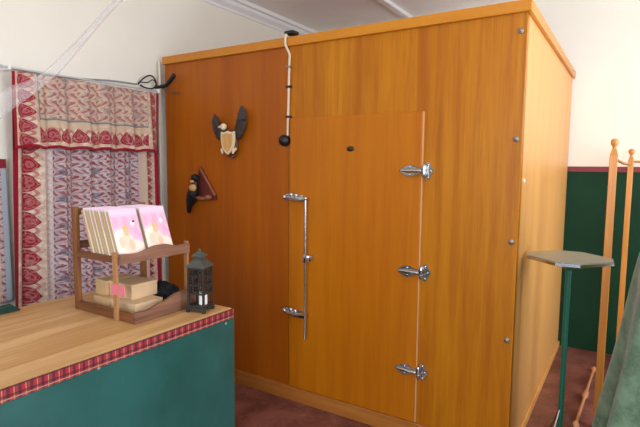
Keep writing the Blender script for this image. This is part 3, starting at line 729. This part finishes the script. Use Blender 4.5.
# ------------------------------------------------------------------ wooden screen frame with finials
M_pine = wood('orange_pine_post', S(190, 120, 40), S(214, 150, 70), 'Z', .4, 16, knot=tuple(px(602, 312, 2.93)-Vector((.6, 1.4, 0))))
M_pine_x = wood('orange_pine_rail', S(180, 116, 44), S(208, 144, 66), 'X', .4, 16)
p1, p2, p3 = (.381, .71), (.462, 1.95), (1.35, 1.98)
sf = thing('folding_screen_frame', 'tall open wooden frame of pine posts with turned knobs, against the green wall', 'wooden frame', (.6, 1.4, 0))
def post(p, w, zt):
    bm = bmesh.new(); h = w/2
    box(bm, p[0]-h, p[0]+h, p[1]-h, p[1]+h, 0, zt-.095, bev=.003)
    pyr = [(h, zt-.0948), (h*.55, zt-.062)]
    A = [bm.verts.new((p[0]+sx*h, p[1]+sy*h, zt-.0948)) for sx, sy in ((-1, -1), (1, -1), (1, 1), (-1, 1))]
    T = [bm.verts.new((p[0]+sx*h*.55, p[1]+sy*h*.55, zt-.06)) for sx, sy in ((-1, -1), (1, -1), (1, 1), (-1, 1))]
    bm.faces.new(A); bm.faces.new(T)
    for i in range(4): bm.faces.new((A[i], A[(i+1) % 4], T[(i+1) % 4], T[i]))
    o = obj('post', bm, M_pine, sf)
    bm = bmesh.new(); lathe(bm, [(.010, -.0598), (.0095, -.05), (.011, -.044), (.018, -.036), (.0215, -.022), (.019, -.008), (.010, -.001), (0, 0)], (p[0], p[1], zt), 'z', 18)
    obj('finial', bm, M_pine, o, True)
post(p1, .041, 1.758); post(p2, .040, 1.74); post(p3, .040, 1.74)
def rail(a, b, z0, z1, sag, r):
    A = Vector((*a, z0)); Bq = Vector((*b, z1)); d = (Bq-A).normalized(); A += d*.022; Bq -= d*.022
    pts = [A.lerp(Bq, t/12)-Vector((0, 0, sag*math.sin(math.pi*t/12))) for t in range(13)]
    bm = bmesh.new(); tube(bm, pts, r, 8); obj('top_rail', bm, M_pine_x, sf, True)
rail(p1, p2, 1.650, 1.618, .012, .009); rail(p2, p3, 1.640, 1.640, .01, .009)
bm = bmesh.new()
A = Vector((*p2, .2)); Bq = Vector((*p3, .2)); d = (Bq-A).normalized(); tube(bm, [A+d*.022, Bq-d*.022], .014, 8); obj('bottom_rail', bm, M_pine_x, sf, True)
# turned rod on the floor
rp = [(.312, 1.68), (.270, .56)]
A = Vector((*rp[0], .0215)); Bq = Vector((*rp[1], .0215))
bm = bmesh.new(); pts = []; rs = []
L = (A-Bq).length
def rr(s):
    r = .009
    for c0, wd, h in ((.02, .03, .012), (.505, .035, .012), (.455, .018, .007), (.93, .03, .012)):
        r += h*math.exp(-((s-c0)*L/wd)**2)
    return r
for i in range(141):
    s = i/140; pts.append(A.lerp(Bq, s)); rs.append(min(.021, rr(s)))
tube(bm, pts, rs, 12)
tag(obj('turned_rod', bm, wood('turned_rod_wood', S(176, 112, 76), S(212, 156, 118), 'Y', .4, 14), None, True, (.3, 1.1, 0)), 'turned wooden rod with beads lying on the red floor beside the frame', 'rod')

# ------------------------------------------------------------------ green draped cloth, foreground right
m = NT('sage_green_cloth', .9, .1); v = m.coord(); n1 = m.noise(v, 9, 5, .6); n2 = m.noise(v, 60, 3, .6)
c = m.mix(m.step(n1, .35, .68), S(88, 110, 82), S(122, 146, 116)); c = m.mix(m('MULTIPLY', m.step(n2, .45, .7), .3), c, S(134, 158, 138))
m.col(c).bump(n2, .25, .004); m.b.inputs['Sheen Weight'].default_value = .3
ccx, ccy = 1.0, -.22
prof = [(0, 1.70), (.06, 1.697), (.13, 1.675), (.22, 1.60), (.31, 1.50), (.39, 1.40), (.455, 1.30), (.478, 1.15), (.493, 1.0), (.515, .8), (.546, .6), (.572, .4), (.59, .2), (.605, .004)]
bm = bmesh.new(); rings = []; n = 120
for r, z in prof:
    k = max(0, min(1, (1.62-z)/1.5))
    if r == 0: rings.append([bm.verts.new((ccx, ccy, z))]); continue
    rings.append([bm.verts.new((ccx+(r+k*.045*(math.sin(a*11+.8*math.sin(a*2))+.4*math.sin(a*23+1+z)))*math.cos(a), ccy+(r+k*.045*(math.sin(a*11+.8*math.sin(a*2))+.4*math.sin(a*23+1+z)))*math.sin(a), z)) for a in [2*math.pi*i/n for i in range(n)]])
for Aq, Bv in zip(rings, rings[1:]):
    for k in range(n):
        k2 = (k+1) % n
        if len(Aq) == 1: bm.faces.new((Aq[0], Bv[k], Bv[k2]))
        else: bm.faces.new((Aq[k], Bv[k], Bv[k2], Aq[k2]))
o = obj('draped_cloth', bm, m.m, None, True, (ccx, ccy, 0), .004)
md = o.modifiers.new('soft', 'SUBSURF'); md.levels = 1; md.render_levels = 1
tag(o, 'sage green cloth draped to the floor in front of the wooden posts', 'cloth')

# ------------------------------------------------------------------ white gauze swag, upper left
m = NT('white_gauze', .9, .1)
m.col(S(208, 199, 194)); m.b.inputs['Alpha'].default_value = .36
m.b.inputs['Transmission Weight'].default_value = 0
upper = [(300, -190), (200, -85), (113, 0), (75, 40), (42, 70), (10, 84), (-60, 95), (-160, 110)]
lower = [(308, -188), (208, -80), (122, 0), (86, 42), (54, 80), (10, 114), (-60, 160), (-160, 220)]
bm = bmesh.new(); U = smooth_pts([px(a, b, 1.75+.0006*a) for a, b in upper[:-1]]+[Vector((XL+.03, -2.30, 2.02))], 8); Lw = smooth_pts([px(a, b, 1.72+.0006*a) for a, b in lower[:-1]]+[Vector((XL+.03, -2.30, 1.72))], 8); g = []
for i, (a, b) in enumerate(zip(U, Lw)):
    row = []
    for k in range(17):
        t = k/16; q = a.lerp(b, t); q = q + _f*(.016*math.sin(t*9+i*.05))*min(1, (a-b).length/.06)
        row.append(bm.verts.new(q))
    g.append(row)
for i in range(len(g)-1):
    for k in range(16): bm.faces.new((g[i][k], g[i+1][k], g[i+1][k+1], g[i][k+1]))
o = obj('gauze_drape', bm, m.m, None, True, tuple(px(300, -190, 1.9)), 0)
tag(o, 'sheer white gauze drape sweeping down from the ceiling across the upper left', 'drape')
